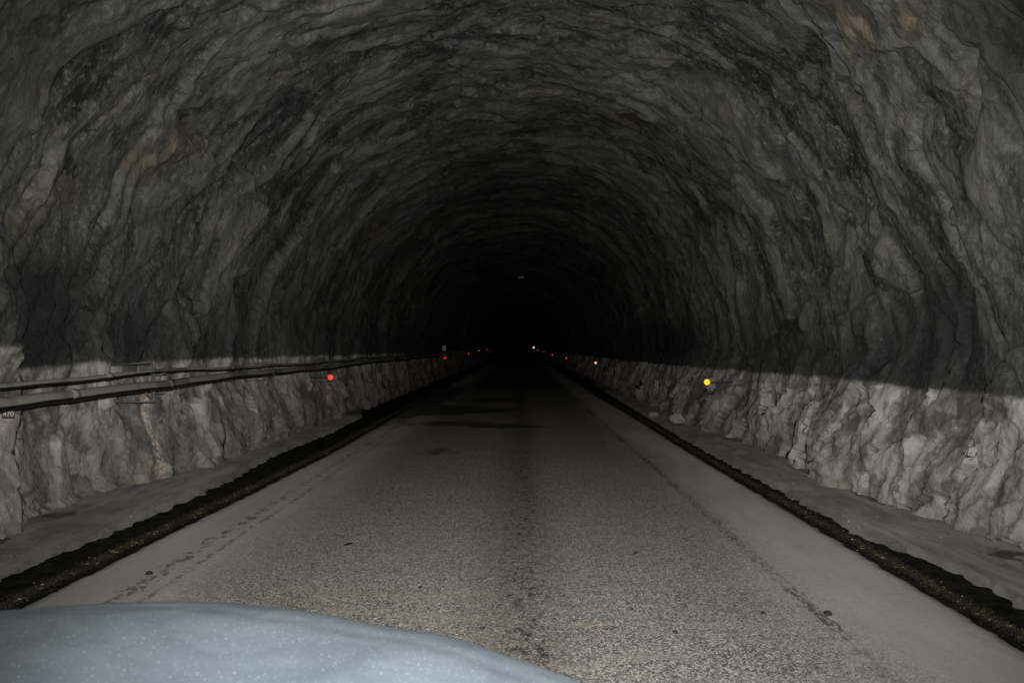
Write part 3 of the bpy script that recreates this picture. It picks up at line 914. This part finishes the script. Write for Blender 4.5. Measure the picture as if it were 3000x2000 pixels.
# small plate above the second red reflector
d = 3.72 * 1907 / (1195 - 1020)
root = empty('wall_plate', (-3.72, d, 1.5 + 3.5 * d / 1907))
bm = bmesh.new(); box(bm, (0, 0, 0), (.17, .01, .24), bev=.003); from_bm('plate', bm, plain('pinkish_enamel', (.75, .58, .5), .5, var=.1), root, smooth=False)
bm = bmesh.new(); box(bm, (.05, .012, -.06), (.02, .012, .44)); from_bm('post', bm, M_STEEL, root, smooth=False)
bm = bmesh.new(); tube(bm, [(-.02, .02, .03), (-.8, .03, .03)], .012, 8); from_bm('arm', bm, M_STEEL, root)
prop(root, 'small pinkish rectangular plate above the second red reflector on the left wall', 'sign')

# fixture under the crown
d = 47.0
root = empty('ceiling_fixture', (.05, d, 1.5 + 166 * d / 1907))
bm = bmesh.new(); box(bm, (0, 0, 0), (.32, .12, .11), bev=.012); from_bm('casing', bm, M_BOXP, root, smooth=False)
for sx in (-.1, .1):
    bm = bmesh.new(); tube(bm, [(sx, 0, .05), (sx, 0, .75)], .008, 8); from_bm('hanger', bm, M_STEEL, root)
prop(root, 'small pale rectangular box hanging from the middle of the ceiling far in', 'fixture')

# pale upright stick on the right far foot
x, yv = 3.38, 31.0
root_bm = bmesh.new(); tube(root_bm, [(0, 0, 0), (.02, 0, .55)], .018, 8)
o = from_bm('marker_stake', root_bm, M_STEEL); o.location = (x, yv, .0)
prop(o, 'thin grey stake leaning on the right wall short of the second yellow reflector', 'stake')

# ------------------------------------------------------------------ the car whose bonnet shows at the bottom left
car = empty('car', (-.52, .3, 0))
prop(car, 'dusty blue-grey car under the camera, its bonnet filling the lower left corner', 'car')
CX, CY = -.52, .3
# crest of the bonnet as x, y(depth), z
crest_px = [(-500, 1440, 1.50), (-250, 1420, 1.56), (0, 1406, 1.60), (130, 1394, 1.61), (290, 1382, 1.62), (430, 1378, 1.62), (560, 1382, 1.61), (700, 1399, 1.60),
            (820, 1424, 1.58), (900, 1441, 1.56), (960, 1446, 1.545), (1010, 1450, 1.53), (1080, 1472, 1.49), (1160, 1503, 1.44), (1240, 1530, 1.38), (1300, 1548, 1.33),
            (1350, 1568, 1.28), (1430, 1612, 1.2), (1520, 1680, 1.08), (1600, 1760, .95), (1680, 1860, .82), (1740, 1960, .7), (1790, 2080, .6), (1830, 2200, .52)]
cr = []
for px, py, dd in crest_px:
    cr.append(((px - 1195) / 1907 * dd, dd, 1.5 - (py - 803) / 1907 * dd))
cr = np.array(cr)
tq = np.linspace(0, len(cr) - 1, 170)
C = np.stack([np.interp(tq, np.arange(len(cr)), cr[:, k]) for k in range(3)], -1)
for _ in range(22):
    C[2:-2] = (C[:-4] + 2 * C[1:-3] + 3 * C[2:-2] + 2 * C[3:-1] + C[4:]) / 9
# inner spine of the bonnet: near the windscreen
n = len(C)
sp = np.stack([np.interp(np.linspace(0, 1, n), [0, .55, 1], [-1.30, -.30, .10]), np.full(n, .38), np.interp(np.linspace(0, 1, n), [0, .3, .7, 1], [1.00, 1.085, 1.07, .99])], -1)
nv = 60
vv = np.linspace(0, 1, nv)
rows = []
for v in vv:
    P_ = C * v + sp * (1 - v)
    q = np.hypot(*(C - P_)[:, :2].T)
    a_ = np.interp(np.linspace(0, 1, n), [0, .45, .75, 1], [.32, .32, .26, .16])
    P_[:, 2] = C[:, 2] + a_ * .17 * (1 - np.exp(-q / .17)) + .01 * q
    # pressed crease that runs parallel to the front edge
    P_[:, 2] -= .0022 * np.exp(-((v - .90) / .018) ** 2)
    rows.append(P_)
# the sheet rolls over the crest and down
dirv = C - sp; dirv[:, 2] = 0; dirv /= np.linalg.norm(dirv, axis=1, keepdims=True)
for a in np.linspace(.15, 1, 12):
    th = a * 1.45
    P_ = C + dirv * (.055 * math.sin(th)) - np.array([0, 0, 1]) * (.055 * (1 - math.cos(th)) + .02 * a)
    rows.append(P_)
G = np.stack(rows)                                    # (rows, n, 3)
# longitudinal style line near the right flank
u = np.linspace(0, 1, n)
G[..., 2] -= .004 * np.exp(-((u[None, :] - .70) / .012) ** 2) * sm(.2, .6, np.linspace(0, 1.2, len(rows)))[:, None]
o = grid_mesh('bonnet', G[..., 0] - CX, G[..., 1] - CY, G[..., 2], M_PAINT, parent=car, flip=True)
# front skirt and flanks below the rolled edge
low = G[-1]
sk = []
for k, (dz, out) in enumerate(((.0, 0), (.012, -.004), (.013, .0), (.12, .03), (.22, .05), (.34, .04), (.42, .0), (.50, -.06))):
    sk.append(low + dirv * out - np.array([0, 0, 1]) * dz)
sk = np.stack(sk)
grid_mesh('front_panel', sk[..., 0] - CX, sk[..., 1] - CY, sk[..., 2], M_PAINT, parent=car, flip=True)
def lamp(x, y, rz):
    bm = bmesh.new(); bmesh.ops.create_uvsphere(bm, u_segments=20, v_segments=12, radius=1, matrix=Matrix.Rotation(rz, 4, 'Z') @ Matrix.Diagonal((.17, .05, .07, 1)))
    from_bm('headlight', bm, M_LENSG, car, (x - CX, y - CY, .76))
lamp(-.05, 1.49, R(-18)); lamp(-.95, 1.62, R(6))
for wx in (-1.15, .08):
    bm = bmesh.new()
    tube(bm, [(-.10, 0, 0), (-.08, 0, 0), (.08, 0, 0), (.10, 0, 0)], [.27, .31, .31, .27], 32)
    wo = from_bm('wheel', bm, M_RUBBER, car, (wx - CX, .85 - CY, .33))
    bm = bmesh.new(); tube(bm, [(-.105, 0, 0), (.105, 0, 0)], .19, 24); from_bm('rim', bm, M_STEEL, wo)
